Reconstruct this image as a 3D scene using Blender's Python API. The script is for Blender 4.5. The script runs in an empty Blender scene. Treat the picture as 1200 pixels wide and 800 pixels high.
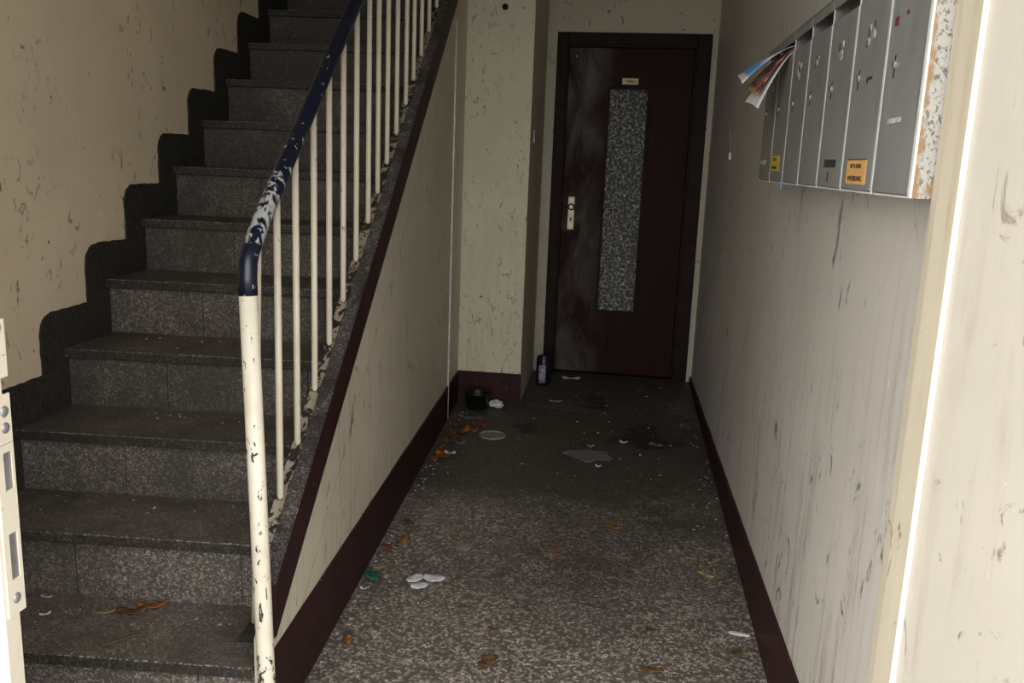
import bpy, bmesh, math, random
from mathutils import Vector, Matrix, noise as mnoise
R = random.Random(7)
sc = bpy.context.scene
COL = sc.collection

# ------------------------------------------------------------------ camera, sky, exposure
F_PX, PITCH, ROLL, YAW, CAM_H = 1027.0775, 0.2027, 0.0392, 0.11, 1.3
cam_d = bpy.data.cameras.new('camera')
cam_d.sensor_fit = 'HORIZONTAL'; cam_d.sensor_width = 36.0
cam_d.lens = 36.0 * F_PX / 1200.0; cam_d.clip_start = 0.02
cam = bpy.data.objects.new('camera', cam_d); COL.objects.link(cam)
r0 = Vector((math.cos(YAW), math.sin(YAW), 0)); f0 = Vector((-math.sin(YAW), math.cos(YAW), 0)); z0 = Vector((0, 0, 1))
fw = f0 * math.cos(PITCH) - z0 * math.sin(PITCH); up = f0 * math.sin(PITCH) + z0 * math.cos(PITCH)
cr, sr = math.cos(ROLL), math.sin(ROLL)
rx = r0 * cr + up * sr; ux = -r0 * sr + up * cr
M = Matrix.Identity(4)
for i in range(3):
    M[i][0] = rx[i]; M[i][1] = ux[i]; M[i][2] = -fw[i]
M[2][3] = CAM_H
cam.matrix_world = M
sc.camera = cam

W = bpy.data.worlds.new('overcast_sky'); sc.world = W; W.use_nodes = True
bg = W.node_tree.nodes['Background']
bg.inputs['Color'].default_value = (1.0, 0.985, 0.95, 1); bg.inputs['Strength'].default_value = 5.2

pl = bpy.data.lights.new('entrance_portal', 'AREA'); pl.shape = 'RECTANGLE'; pl.size = 1.22; pl.size_y = 2.4
pl.cycles.is_portal = True
po = bpy.data.objects.new('entrance_portal', pl); COL.objects.link(po)
po.location = (-0.2, 1.0, 1.2); po.rotation_euler = (math.radians(90), 0, 0)   # -Z looks along +Y

sc.view_settings.view_transform = 'Standard'; sc.view_settings.look = 'None'
sc.view_settings.exposure = 0.0; sc.view_settings.gamma = 1.0; sc.view_settings.use_curve_mapping = False
sc.cycles.use_denoising = True
sc.cycles.max_bounces = 10; sc.cycles.diffuse_bounces = 6; sc.cycles.sample_clamp_indirect = 4.0

# ------------------------------------------------------------------ place: where the planes stand
def xr_(y): return 0.4736 + 0.0156 * (y - 1.733)          # right wall
def xl_(y): return -0.731 - 0.0352 * (y - 2.6)            # wall under the stair
def xs_(y): return -1.630 - 0.0239 * (y - 2.99)           # wall left of the stair
def yd_(x): return 5.405 - 0.0461 * x                     # back wall with the door
Y_IN = 1.15
CEIL = 2.75
RISE, GO = 0.1775, 0.2466
def step_y(i, x): return 1.693 + GO * i + 0.0531 * (x + 0.797)
def step_z(i): return 0.1684 + RISE * i
def coping_z(y): return 0.605 + 0.705 * (y - 2.048)
def rail_z(y): return 1.222 + 0.735 * (y - 1.887)

# ------------------------------------------------------------------ materials
class NT:
    def __init__(s, name):
        m = bpy.data.materials.new(name); m.use_nodes = True
        s.m = m; s.t = m.node_tree; s.n = s.t.nodes; s.l = s.t.links
        s.b = s.n['Principled BSDF']
        s.tc = s.n.new('ShaderNodeTexCoord')
    def put(s, sock, v):
        if v is None: return
        if hasattr(v, 'is_output'): s.l.new(v, sock)
        elif isinstance(v, (tuple, list)):
            if len(v) == 3 and len(sock.default_value) == 4: v = tuple(v) + (1,)
            sock.default_value = v
        else: sock.default_value = v
    def co(s, scale=(1, 1, 1), loc=(0, 0, 0), rot=(0, 0, 0), src=None):
        mp = s.n.new('ShaderNodeMapping'); s.put(mp.inputs['Scale'], scale); s.put(mp.inputs['Location'], loc); s.put(mp.inputs['Rotation'], rot)
        s.l.new(src or s.tc.outputs['Object'], mp.inputs['Vector']); return mp.outputs[0]
    def noise(s, co, scale=1., detail=4., rough=.55, dist=0., out='Fac'):
        k = s.n.new('ShaderNodeTexNoise'); s.l.new(co, k.inputs['Vector'])
        k.inputs['Scale'].default_value = scale; k.inputs['Detail'].default_value = detail
        k.inputs['Roughness'].default_value = rough; k.inputs['Distortion'].default_value = dist
        return k.outputs[out]
    def voro(s, co, scale=1., feat='F1', out='Distance', rnd=1.):
        k = s.n.new('ShaderNodeTexVoronoi'); k.feature = feat; s.l.new(co, k.inputs['Vector'])
        k.inputs['Scale'].default_value = scale; k.inputs['Randomness'].default_value = rnd
        return k.outputs[out]
    def ramp(s, fac, stops, interp='LINEAR'):
        k = s.n.new('ShaderNodeValToRGB'); k.color_ramp.interpolation = interp
        e = k.color_ramp.elements
        while len(e) < len(stops): e.new(.5)
        for i, (p, c) in enumerate(stops):
            e[i].position = p
            c = (c, c, c) if not isinstance(c, (tuple, list)) else c
            e[i].color = tuple(c) + (1,)
        s.l.new(fac, k.inputs[0]); return k.outputs[0]
    def math(s, op, a, b=0., c=None, clamp=False):
        k = s.n.new('ShaderNodeMath'); k.operation = op; k.use_clamp = clamp
        s.put(k.inputs[0], a); s.put(k.inputs[1], b)
        if c is not None: s.put(k.inputs[2], c)
        return k.outputs[0]
    def mix(s, fac, a, b, mode='MIX'):
        k = s.n.new('ShaderNodeMix'); k.data_type = 'RGBA'; k.blend_type = mode
        s.put(k.inputs['Factor'], fac); s.put(k.inputs[6], a); s.put(k.inputs[7], b)
        return k.outputs[2]
    def xyz(s):
        k = s.n.new('ShaderNodeSeparateXYZ'); s.l.new(s.tc.outputs['Object'], k.inputs[0]); return k.outputs
    def rng(s, v, a, b, c=0., d=1.):
        k = s.n.new('ShaderNodeMapRange'); s.put(k.inputs[0], v)
        for i, q in enumerate((a, b, c, d)): k.inputs[i + 1].default_value = q
        return k.outputs[0]
    def bump(s, h, strength=.2, dist=.01):
        k = s.n.new('ShaderNodeBump'); k.inputs['Strength'].default_value = strength; k.inputs['Distance'].default_value = dist
        s.l.new(h, k.inputs['Height']); s.l.new(k.outputs[0], s.b.inputs['Normal'])
    def done(s, col, rough=.6, spec=.3, metal=0.):
        s.put(s.b.inputs['Base Color'], col); s.put(s.b.inputs['Roughness'], rough)
        s.put(s.b.inputs['Specular IOR Level'], spec); s.put(s.b.inputs['Metallic'], metal)
        return s.m

def wall_paint(name, base, dirt, streak=.5, scuff=.5, low=1.2, seed=0., seam=None, rough=.55, spots=.5, sc_t=.61, sc_s=1.):
    k = NT(name); o = (seed * 3.1, seed * 7.7, seed * 1.3)
    x, y, z = k.xyz()
    big = k.noise(k.co(loc=o), 1.6, 3)
    c = k.mix(k.ramp(big, [(.35, 0.), (.7, 1.)]), tuple(v * .86 for v in base), base)
    patch = k.noise(k.co(scale=(3, 3, 2), loc=o), 1.5, 5, .6, .6)
    c = k.mix(k.math('MULTIPLY', k.ramp(patch, [(.5, 0.), (.72, 1.)]), .35), c, tuple(v * .78 for v in base))
    # rain-like vertical dirt streaks, denser low on the wall
    st = k.noise(k.co(scale=(38, 38, 2.2), loc=o), 1., 6, .62, .4)
    lowmask = k.rng(z, low + .55, low - .45)
    st3 = k.noise(k.co(scale=(30, 30, 9), loc=(o[2], 6, 1)), 1., 5, .65, .8)
    st2 = k.noise(k.co(scale=(3, 3, 1.5), loc=(o[1], 0, 3)), 1.4, 3)
    m = k.math('MULTIPLY', k.ramp(st, [(.5, 0.), (.68, 1.)]), lowmask)
    m = k.math('MULTIPLY', m, k.ramp(st2, [(.38, .1), (.62, 1.)])); m = k.math('MULTIPLY', m, k.ramp(st3, [(.36, .12), (.62, 1.)]))
    c = k.mix(k.math('MULTIPLY', m, streak), c, dirt)
    # scuffs
    sf = k.noise(k.co(scale=(9 * sc_s, 9 * sc_s, 5 * sc_s), loc=(1, o[0], o[1])), 1.6, 9, .68, 1.2)
    pm = k.noise(k.co(loc=(4, o[2], 2)), 2.2, 2)
    sm = k.math('MULTIPLY', k.ramp(sf, [(sc_t, 0.), (sc_t + .05, 1.)]), k.ramp(pm, [(.40, 0.), (.56, 1.)]))
    c = k.mix(k.math('MULTIPLY', sm, scuff), c, tuple(v * .45 for v in dirt))
    sp = k.noise(k.co(scale=(34, 34, 16), loc=(o[1], 2, 5)), 1.3, 3, .6)
    c = k.mix(k.math('MULTIPLY', k.ramp(sp, [(.71, 0.), (.74, 1.)]), spots), c, tuple(v * .25 for v in dirt))
    wt = k.noise(k.co(scale=(50, 50, 20), loc=(7, o[1], 1)), 1., 2)
    c = k.mix(k.math('MULTIPLY', k.ramp(wt, [(.74, 0.), (.76, 1.)]), .6), c, tuple(min(1, v * 1.25) for v in base))
    if seam:
        for a, b, w in seam:
            d = k.math('ABSOLUTE', k.math('SUBTRACT', z, k.math('MULTIPLY_ADD', y, a, b)))
            c = k.mix(k.math('MULTIPLY', k.math('LESS_THAN', d, w), .6), c, dirt)
    bp = k.noise(k.co(scale=(60, 60, 60)), 1., 3)
    k.bump(k.math('ADD', k.math('MULTIPLY', bp, .5), k.math('MULTIPLY', patch, 2.)), .25, .004)
    return k.done(c, rough, .35)

def terrazzo(name, dark, mid, light, scale=95., dirt=(.02, .018, .015), dirtamt=.8, seed=0., joints=None, rough=.5, light_at=.74, patch=1.4, darken=None, stain=None):
    k = NT(name); o = (seed * 2.3, seed * 5.1, seed)
    co = k.co(scale=(1, 1, 1), loc=o)
    wob = k.noise(co, scale * 1.1, 2, .6, 0., 'Color')
    add = k.n.new('ShaderNodeVectorMath'); add.operation = 'MULTIPLY_ADD'
    k.l.new(wob, add.inputs[0]); add.inputs[1].default_value = (.9 / scale,) * 3; k.l.new(co, add.inputs[2])
    v = k.n.new('ShaderNodeTexVoronoi'); v.inputs['Scale'].default_value = scale; k.l.new(add.outputs[0], v.inputs['Vector'])
    sep = k.n.new('ShaderNodeSeparateColor'); k.l.new(v.outputs['Color'], sep.inputs[0])
    e = k.voro(add.outputs[0], scale, 'DISTANCE_TO_EDGE')
    tone = k.ramp(sep.outputs[0], [(0., dark), (.3, dark), (.55, mid), (light_at, tuple((a + c) / 2 for a, c in zip(mid, light))), (.93, light), (1., tuple(min(1, q * 1.5) for q in light))])
    hue = k.mix(k.math('MULTIPLY', sep.outputs[1], .35), tone, (.17, .10, .075), 'MIX')
    tone = k.mix(k.ramp(sep.outputs[2], [(.75, 0.), (.85, 1.)]), tone, hue)
    c = k.mix(k.ramp(e, [(.03, 0.), (.10, 1.)]), dark, tone)
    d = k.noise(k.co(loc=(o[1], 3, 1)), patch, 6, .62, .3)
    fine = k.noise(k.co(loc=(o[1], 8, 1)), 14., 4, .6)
    if darken:
        x, y, z = k.xyz(); d = k.math('ADD', d, darken(k, x, y, z))  # position ramp joins the dirt noise; on the stairs it carries shade
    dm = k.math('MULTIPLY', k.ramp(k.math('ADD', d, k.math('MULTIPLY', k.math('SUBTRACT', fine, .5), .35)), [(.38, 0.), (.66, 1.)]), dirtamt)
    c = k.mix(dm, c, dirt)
    if stain:
        x, y, z = k.xyz()
        for sx, sy, rad in stain:
            q = k.math('SQRT', k.math('ADD', k.math('POWER', k.math('SUBTRACT', x, sx), 2.), k.math('POWER', k.math('MULTIPLY', k.math('SUBTRACT', y, sy), .7), 2.)))
            q = k.math('ADD', q, k.math('MULTIPLY', k.math('SUBTRACT', k.noise(k.co(loc=(sx, sy, 0)), 7., 4), .5), .5))
            c = k.mix(k.math('MULTIPLY', k.rng(q, rad, rad - .06), .7), c, (.010, .009, .008))
    if joints:
        x, y, z = k.xyz()
        ph, per, w = joints
        f = k.math('FRACT', k.math('MULTIPLY_ADD', x, 1 / per, ph))
        c = k.mix(k.math('MULTIPLY', k.math('LESS_THAN', f, w / per), .8), c, (.01, .01, .01))
    k.bump(fine, .3, .003)
    return k.done(c, k.rng(dm, 0, 1, rough - .08, rough + .15), .4)

def chipped(name, base, under, chip=.6, scale=40., rough=.4, grime=(.2, .14, .08), seed=0., stretch=1., mask=None, spec=.45):
    """painted metal with chips showing what lies under"""
    k = NT(name); o = (seed, seed * 2, seed * 3)
    ch = k.noise(k.co(scale=(1, 1, 1 / stretch), loc=o), scale, 6, .62, .8)
    pm = k.noise(k.co(loc=(seed, 4, 1)), 5., 3)
    f = k.math('ADD', ch, k.math('MULTIPLY', k.math('SUBTRACT', pm, .5), .25))
    if mask:
        x, y, z = k.xyz(); f = k.math('ADD', f, mask(k, x, y, z))
    t = .7 - chip * .1
    fac = k.ramp(f, [(t, 0.), (t + .025, 1.)])
    gr = k.ramp(k.noise(k.co(scale=(1, 1, .4), loc=(2, seed, 2)), 22., 5, .6), [(.48, 0.), (.75, 1.)])
    c = k.mix(k.math('MULTIPLY', gr, .5), base, grime)
    c = k.mix(fac, c, under)
    k.bump(k.math('SUBTRACT', 1., fac), .3, .002)
    return k.done(c, k.rng(fac, 0, 1, rough, .8), spec)

def plain(name, col, rough=.5, spec=.4, metal=0., var=.2, scale=20.):
    k = NT(name)
    n = k.noise(k.co(), scale, 4)
    c = k.mix(k.ramp(n, [(.3, 0.), (.7, 1.)]), tuple(v * (1 - var) for v in col), tuple(min(1, v * (1 + var)) for v in col))
    return k.done(c, rough, spec, metal)

DIRT = (.10, .075, .05)
m_wall_left = wall_paint('yellowed_cream_wall', (.80, .665, .475), (.16, .12, .08), .25, .85, .7, 1., rough=.6, spots=.9, sc_t=.59, sc_s=1.5)
m_wall_side = wall_paint('cream_stair_wall', (.68, .62, .49), (.14, .11, .075), .6, .7, .75, 2.3, seam=[(.705, -1.146, .0022)], rough=.5, sc_t=.6)
m_wall_right = wall_paint('greyed_cream_wall', (.62, .58, .525), (.13, .10, .07), .95, .8, .85, 3.7, rough=.45, spots=1., sc_t=.595)
m_wall_back = wall_paint('cream_back_wall', (.56, .52, .40), (.09, .075, .055), .6, 1., .45, 5.2, rough=.6, spots=1., sc_t=.6, sc_s=2.4)
m_pillar = wall_paint('cream_pillar', (.68, .63, .48), (.07, .06, .045), .55, .55, .55, 6.1, rough=.6, spots=1., sc_t=.575, sc_s=2.6)
m_entr = wall_paint('bright_cream_wall', (.475, .44, .38), (.27, .21, .14), .6, .8, 1.3, 8.4, rough=.6, spots=.9)
m_tan = wall_paint('tan_painted_strip', (.56, .50, .385), (.30, .22, .12), .6, .8, 1.6, 9.9, rough=.6, spots=.9)
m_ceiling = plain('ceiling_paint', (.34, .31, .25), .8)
m_floor = terrazzo('floor_terrazzo', (.10, .086, .075), (.19, .166, .145), (.44, .395, .345), 135., (.042, .036, .029), .80, 1., rough=.5, light_at=.68, patch=1.1, darken=lambda k, x, y, z: k.rng(y, 2.2, 4.0, -.11, .20), stain=[(.22, 4.12, .16), (-.35, 4.2, .08), (-.05, 4.75, .09)])  # floor tone gets darker with depth down the corridor
m_tread = terrazzo('tread_terrazzo', (.115, .097, .083), (.20, .172, .15), (.34, .30, .26), 210., (.062, .053, .044), .80, 4., rough=.55, patch=2.2, darken=lambda k, x, y, z: k.rng(z, .2, 1.2, -.06, .16))  # upper treads darker: dimness of the stairwell put into the colour
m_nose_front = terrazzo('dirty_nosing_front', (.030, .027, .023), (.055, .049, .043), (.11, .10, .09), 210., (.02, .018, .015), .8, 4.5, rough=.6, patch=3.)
m_nosing = terrazzo('worn_nosing_terrazzo', (.05, .045, .04), (.16, .145, .125), (.40, .37, .32), 210., (.036, .031, .026), .7, 5., rough=.5, patch=3., light_at=.6)
m_riser = terrazzo('riser_terrazzo', (.085, .073, .063), (.165, .145, .127), (.32, .285, .25), 210., (.045, .040, .034), .75, 6., darken=lambda k, x, y, z: k.rng(z, .3, 1.3, -.06, .18), joints=(.37, .43, .003), rough=.6, patch=2.6)  # risers darken with height, light falloff put into the colour
m_coping = terrazzo('coping_terrazzo', (.05, .046, .044), (.11, .10, .096), (.30, .28, .27), 260., (.024, .021, .02), .85, 9., rough=.35, patch=7.)
m_maroon = NT('maroon_gloss_paint')
_n = m_maroon.noise(m_maroon.co(scale=(1, 1, .5)), 9., 6, .65)
_s = m_maroon.noise(m_maroon.co(scale=(60, 60, 60)), 1., 2)
_c = m_maroon.mix(m_maroon.ramp(_n, [(.4, 0.), (.7, 1.)]), (.040, .015, .016), (.022, .012, .011))
_c = m_maroon.mix(m_maroon.ramp(_s, [(.735, 0.), (.75, 1.)]), _c, (.25, .2, .17))
m_maroon = m_maroon.done(_c, .5, .12)
m_skirt = plain('dark_speckled_skirting', (.030, .029, .025), .7, .25, 0., .45, 90.)
m_crust = chipped('paint_crusted_curb', (.030, .026, .021), (.42, .37, .29), 2.1, 34., .7, (.08, .05, .03), 3.)
m_white = chipped('cream_metal_paint', (.70, .65, .54), (.045, .034, .026), .35, 55., .36, (.42, .34, .23), 1.5, 1.8,
                  mask=lambda k, x, y, z: k.rng(z, .1, .75, .125, .03))
m_bal = chipped('cream_baluster_paint', (.66, .61, .49), (.09, .06, .04), .35, 60., .35, (.50, .40, .27), 6.5, 2.5)
m_navy = chipped('navy_rail_paint', (.006, .008, .022), (.33, .33, .33), .2, 60., .3, (.008, .009, .016), 2.5, 3.,
                 mask=lambda k, x, y, z: k.math('MULTIPLY', k.rng(y, .05, .085, .45, 1.), k.rng(y, .16, .46, .205, .02)))
m_box = NT('grey_mailbox_paint')
_k = m_box
_n = _k.noise(_k.co(scale=(3, 3, 1.2)), 3., 6, .6, .5)
_c = _k.mix(_k.ramp(_n, [(.35, 0.), (.7, 1.)]), (.165, .168, .158), (.215, .218, .204))
_g = _k.noise(_k.co(scale=(5, 22, 6), loc=(3, 1, 2)), 1.6, 6, .65, .8)
_c = _k.mix(_k.math('MULTIPLY', _k.ramp(_g, [(.56, 0.), (.74, 1.)]), .7), _c, (.10, .095, .085))
_g = _k.noise(_k.co(scale=(30, 30, 30), loc=(1, 1, 2)), 1.2, 3)
_c = _k.mix(_k.math('MULTIPLY', _k.ramp(_g, [(.73, 0.), (.75, 1.)]), .8), _c, (.05, .045, .04))
m_box = _k.done(_c, .38, .5)
m_case = plain('pale_grey_case_metal', (.56, .56, .53), .4, .5, 0., .12)
m_inner = plain('dark_grey_case_inside', (.12, .12, .115), .7, .3)
m_rust = NT('peeling_rusty_paint')
_k = m_rust
_p = _k.noise(_k.co(scale=(1, 1, .6)), 260., 4, .6, .5)
_c = _k.mix(_k.ramp(_p, [(.54, 0.), (.60, 1.)]), (.37, .36, .335), (.14, .13, .12))
_r = _k.noise(_k.co(), 40., 5, .65, .4)
_x = _k.xyz()
_edge = _k.rng(_x[0], -.0875, -.080, .20, -.02)
_bot = _k.rng(_x[2], 0., .05, .14, 0.)
_c = _k.mix(_k.ramp(_k.math('ADD', _k.math('ADD', _r, _edge), _bot), [(.57, 0.), (.74, 1.)]), _c, (.27, .17, .09))
_k.bump(_p, .4, .002)
m_rust = _k.done(_c, .75, .25)
m_dark = plain('dark_hole', (.012, .011, .010), .8, .2)
m_card = plain('worn_paper_card', (.38, .375, .35), .7, .2, 0., .5, 160.)
m_ink = plain('black_ink', (.025, .023, .02), .7, .2)
m_smudge = plain('dark_grey_smudge', (.075, .073, .068), .7, .2)
m_yellow = plain('yellow_sticker', (.50, .36, .035), .5, .3)
m_orange = plain('orange_sticker', (.60, .33, .11), .55, .3, 0., .1)
m_red = plain('red_sticker_remnant', (.12, .022, .022), .6)
m_tape = plain('black_tape', (.03, .035, .033), .5)
m_blue = plain('blue_plastic', (.11, .21, .42), .4)
m_steel = plain('dull_steel', (.30, .29, .30), .4, .5, .6)
m_doorwood = NT('dark_varnished_wood')
_k = m_doorwood
_g = _k.noise(_k.co(scale=(22, 22, .8)), 2., 6, .6, .6)
_c = _k.mix(_k.ramp(_g, [(.35, 0.), (.7, 1.)]), (.020, .0085, .006), (.034, .014, .010))
_h = _k.noise(_k.co(scale=(3, 3, 1.2)), 2., 4, .6, .5)
_xx = _k.xyz()
_m = _k.math('MULTIPLY', _k.ramp(_h, [(.4, 0.), (.7, 1.)]), _k.rng(_xx[0], -.08, -.22))
_c = _k.mix(_k.math('MULTIPLY', _m, .75), _c, (.11, .10, .09))  # grey sheen on the left part, painted into the wood colour
_k.bump(_g, .08, .002)
m_doorwood = _k.done(_c, _k.rng(_m, 0, 1, .5, .42), _k.rng(_m, 0, 1, .06, .22))
m_frame = plain('dark_stained_frame', (.022, .012, .009), .5, .08, 0., .3, 12.)
m_glass = NT('obscure_textured_glass')
_k = m_glass
_w = _k.noise(_k.co(scale=(1, 1, .9)), 26., 2, .5, .0, 'Color')
_ad = _k.n.new('ShaderNodeVectorMath'); _ad.operation = 'MULTIPLY_ADD'
_k.l.new(_w, _ad.inputs[0]); _ad.inputs[1].default_value = (.022, .022, .022); _k.l.new(_k.co(scale=(1, 1, .8)), _ad.inputs[2])
_v = _k.voro(_ad.outputs[0], 80., 'SMOOTH_F1', 'Distance', .75)
_k.bump(_v, 1.0, .03)
_gc = _k.ramp(_v, [(.08, (.95, .95, .93)), (.45, (.13, .13, .125))])  # bright reflected glints of the ripples put into the glass colour
_k.b.inputs['Transmission Weight'].default_value = .15
m_glass = _k.done(_gc, .12, .9)
m_brass = plain('pale_brass_plate', (.60, .53, .38), .4, .5, .25)
m_label = plain('cream_name_plate', (.72, .63, .40), .5, .3, 0., .08)
m_canblue = plain('dark_blue_can', (.012, .013, .035), .3, .5, .2)
m_canlabel = NT('pale_can_label'); _k = m_canlabel
_n = _k.noise(_k.co(scale=(60, 60, 140)), 1., 3)
m_canlabel = _k.done(_k.mix(_k.ramp(_n, [(.45, 0.), (.6, 1.)]), (.40, .40, .48), (.14, .14, .20)), .5, .3)
m_pot = plain('blackish_green_plastic', (.004, .007, .006), .45, .4)
m_tissue = plain('white_tissue', (.58, .58, .61), .9, .1, 0., .12)
m_clear = plain('dull_clear_plastic', (.30, .30, .29), .35, .5, 0., .3); m_clear.node_tree.nodes['Principled BSDF'].inputs['Alpha'].default_value = .35
m_disc = plain('translucent_pale_disc', (.27, .27, .25), .6, .3); m_disc.node_tree.nodes['Principled BSDF'].inputs['Alpha'].default_value = .7
m_leaf_o = plain('orange_leaf', (.21, .085, .02), .7, .2, 0., .5, 60.)
m_leaf_b = plain('brown_leaf', (.11, .06, .025), .75, .2, 0., .5, 60.)
m_leaf_y = plain('yellow_leaf', (.30, .24, .11), .7, .2, 0., .3, 60.)
m_leaf_r = plain('reddish_scrap', (.17, .05, .035), .7, .2, 0., .4, 60.)
m_green = plain('dark_green_foil', (.012, .075, .05), .35, .5)
m_twig = plain('dry_twig', (.12, .075, .035), .8, .2)
m_crumb = plain('pale_crumb', (.30, .275, .23), .8, .2, 0., .4, 300.)
m_bead = plain('white_sealing_strip', (.86, .84, .73), .5, .4, 0., .04)
m_cable = plain('white_cable_plastic', (.66, .62, .54), .5)
m_jamb = chipped('cream_door_frame_paint', (.64, .59, .49), (.4, .33, .25), .15, 60., .4, (.55, .45, .33), 8.)
m_ground = plain('grey_pavement', (.30, .29, .27), .9, .2)
m_black_box = plain('black_void', (.01, .01, .01), 1., 0.)
m_pap_blue = NT('blue_and_white_leaflet_print'); _k = m_pap_blue
_x = _k.xyz()
_k.put(_k.b.inputs['Base Color'], (.6, .62, .68))
_c = _k.mix(_k.math('GREATER_THAN', _k.noise(_k.co(scale=(90, 40, 60)), 1., 2), .62), (.56, .58, .66), (.75, .76, .80))
_c = _k.mix(_k.rng(_x[0], -.090, -.072, 1., 0.), _c, (.12, .34, .62))
_c = _k.mix(_k.rng(_x[0], -.119, -.114, 1., 0.), _c, (.62, .60, .56))
m_pap_blue = _k.done(_c, .4, .4)
m_pap_red = NT('red_and_brown_magazine_print'); _k = m_pap_red
_x = _k.xyz()
_n = _k.noise(_k.co(scale=(40, 18, 40)), 1.2, 4, .6, .6)
_c = _k.ramp(_n, [(.36, (.05, .02, .03)), (.47, (.22, .06, .06)), (.56, (.35, .17, .11)), (.7, (.5, .4, .3))])
_c = _k.mix(_k.rng(_x[0], -.094, -.090, 1., 0.), _c, (.50, .33, .10))
m_pap_red = _k.done(_c, .35, .45)
m_pap_white = plain('white_leaflet_paper', (.62, .62, .64), .5, .3, 0., .1, 40.)

# ------------------------------------------------------------------ mesh helpers
def BM(): return bmesh.new()
def obj(name, bm, mat, parent=None, smooth=False, loc=None):
    """links bm (in world coordinates) as ONE mesh object; under a parent its vertices become local to the parent"""
    me = bpy.data.meshes.new(name)
    if parent is not None:
        pm = wm(parent).inverted(); bm.transform(pm)
    elif loc is not None:
        bm.transform(Matrix.Translation(-Vector(loc)))
    bmesh.ops.recalc_face_normals(bm, faces=bm.faces)
    bm.to_mesh(me); bm.free()
    for q in (mat if isinstance(mat, (list, tuple)) else [mat]): me.materials.append(q)
    if smooth:
        for p in me.polygons: p.use_smooth = True
    o = bpy.data.objects.new(name, me); COL.objects.link(o)
    if parent is not None: o.parent = parent
    elif loc is not None: o.location = loc
    return o
def wm(o):
    m = o.matrix_basis.copy()
    while o.parent: o = o.parent; m = o.matrix_basis @ m
    return m
def tag(o, label=None, cat=None, group=None, kind=None):
    if label: o['label'] = label
    if cat: o['category'] = cat
    if group: o['group'] = group
    if kind: o['kind'] = kind
    return o
def empty(name, loc, rz=0.):
    o = bpy.data.objects.new(name, None); COL.objects.link(o); o.empty_display_size = .05
    o.location = loc; o.rotation_euler = (0, 0, rz); return o
def struct(name, bm, mat, parent=None, label=None):
    o = obj(name, bm, mat, parent)
    if parent is None: o['kind'] = 'structure'
    if label: o['label'] = label
    return o
def hexa(bm, pts):
    """eight corners: bottom four then top four"""
    v = [bm.verts.new(p) for p in pts]
    for f in ((0, 3, 2, 1), (4, 5, 6, 7), (0, 1, 5, 4), (1, 2, 6, 5), (2, 3, 7, 6), (3, 0, 4, 7)):
        bm.faces.new([v[i] for i in f])
    return v
def box(bm, x0, x1, y0, y1, z0, z1, bev=0., seg=2):
    b = bmesh.new()
    hexa(b, [(x0, y0, z0), (x1, y0, z0), (x1, y1, z0), (x0, y1, z0), (x0, y0, z1), (x1, y0, z1), (x1, y1, z1), (x0, y1, z1)])
    bmesh.ops.recalc_face_normals(b, faces=b.faces)
    if bev: bmesh.ops.bevel(b, geom=b.edges[:], offset=bev, segments=seg, affect='EDGES', profile=.5)
    join(bm, b); return bm
def join(bm, b):
    me = bpy.data.meshes.new('tmp'); b.to_mesh(me); b.free(); bm.from_mesh(me); bpy.data.meshes.remove(me)
def prism(bm, poly, off, bev=0.):
    """poly: list of 3D points in a plane; off: extrusion vector"""
    b = bmesh.new(); off = Vector(off)
    a = [b.verts.new(p) for p in poly]; c = [b.verts.new(Vector(p) + off) for p in poly]
    b.faces.new(a[::-1]); b.faces.new(c)
    for i in range(len(a)):
        j = (i + 1) % len(a); b.faces.new((a[i], a[j], c[j], c[i]))
    bmesh.ops.recalc_face_normals(b, faces=b.faces)
    if bev: bmesh.ops.bevel(b, geom=b.edges[:], offset=bev, segments=2, affect='EDGES', profile=.5)
    join(bm, b); return bm
def plan(bm, xy, z0, z1, bev=0.):
    return prism(bm, [(p[0], p[1], z0) for p in xy], (0, 0, z1 - z0), bev)
def tube(bm, pts, r, seg=14, caps=True):
    pts = [Vector(p) for p in pts]; rs = r if isinstance(r, (list, tuple)) else [r] * len(pts)
    rings = []; prev = None
    for i, p in enumerate(pts):
        t = (pts[min(i + 1, len(pts) - 1)] - pts[max(i - 1, 0)]).normalized()
        if prev is None:
            a = Vector((1, 0, 0)) if abs(t.x) < .9 else Vector((0, 1, 0)); n = t.cross(a).normalized()
        else:
            n = (prev - t * prev.dot(t)).normalized()
        prev = n; bn = t.cross(n)
        rings.append([bm.verts.new(p + (n * math.cos(2 * math.pi * k / seg) + bn * math.sin(2 * math.pi * k / seg)) * rs[i]) for k in range(seg)])
    for a, b in zip(rings, rings[1:]):
        for k in range(seg): bm.faces.new((a[k], a[(k + 1) % seg], b[(k + 1) % seg], b[k]))
    if caps: bm.faces.new(rings[0][::-1]); bm.faces.new(rings[-1])
    return bm
def lathe(bm, prof, c, seg=32):
    c = Vector(c); rings = []
    for r, z in prof:
        if r <= 1e-6: rings.append([bm.verts.new(c + Vector((0, 0, z)))])
        else: rings.append([bm.verts.new(c + Vector((r * math.cos(2 * math.pi * k / seg), r * math.sin(2 * math.pi * k / seg), z))) for k in range(seg)])
    for a, b in zip(rings, rings[1:]):
        for k in range(seg):
            j = (k + 1) % seg
            if len(a) == 1 and len(b) == 1: continue
            if len(a) == 1: bm.faces.new((a[0], b[j], b[k]))
            elif len(b) == 1: bm.faces.new((a[k], a[j], b[0]))
            else: bm.faces.new((a[k], a[j], b[j], b[k]))
    return bm
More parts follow.
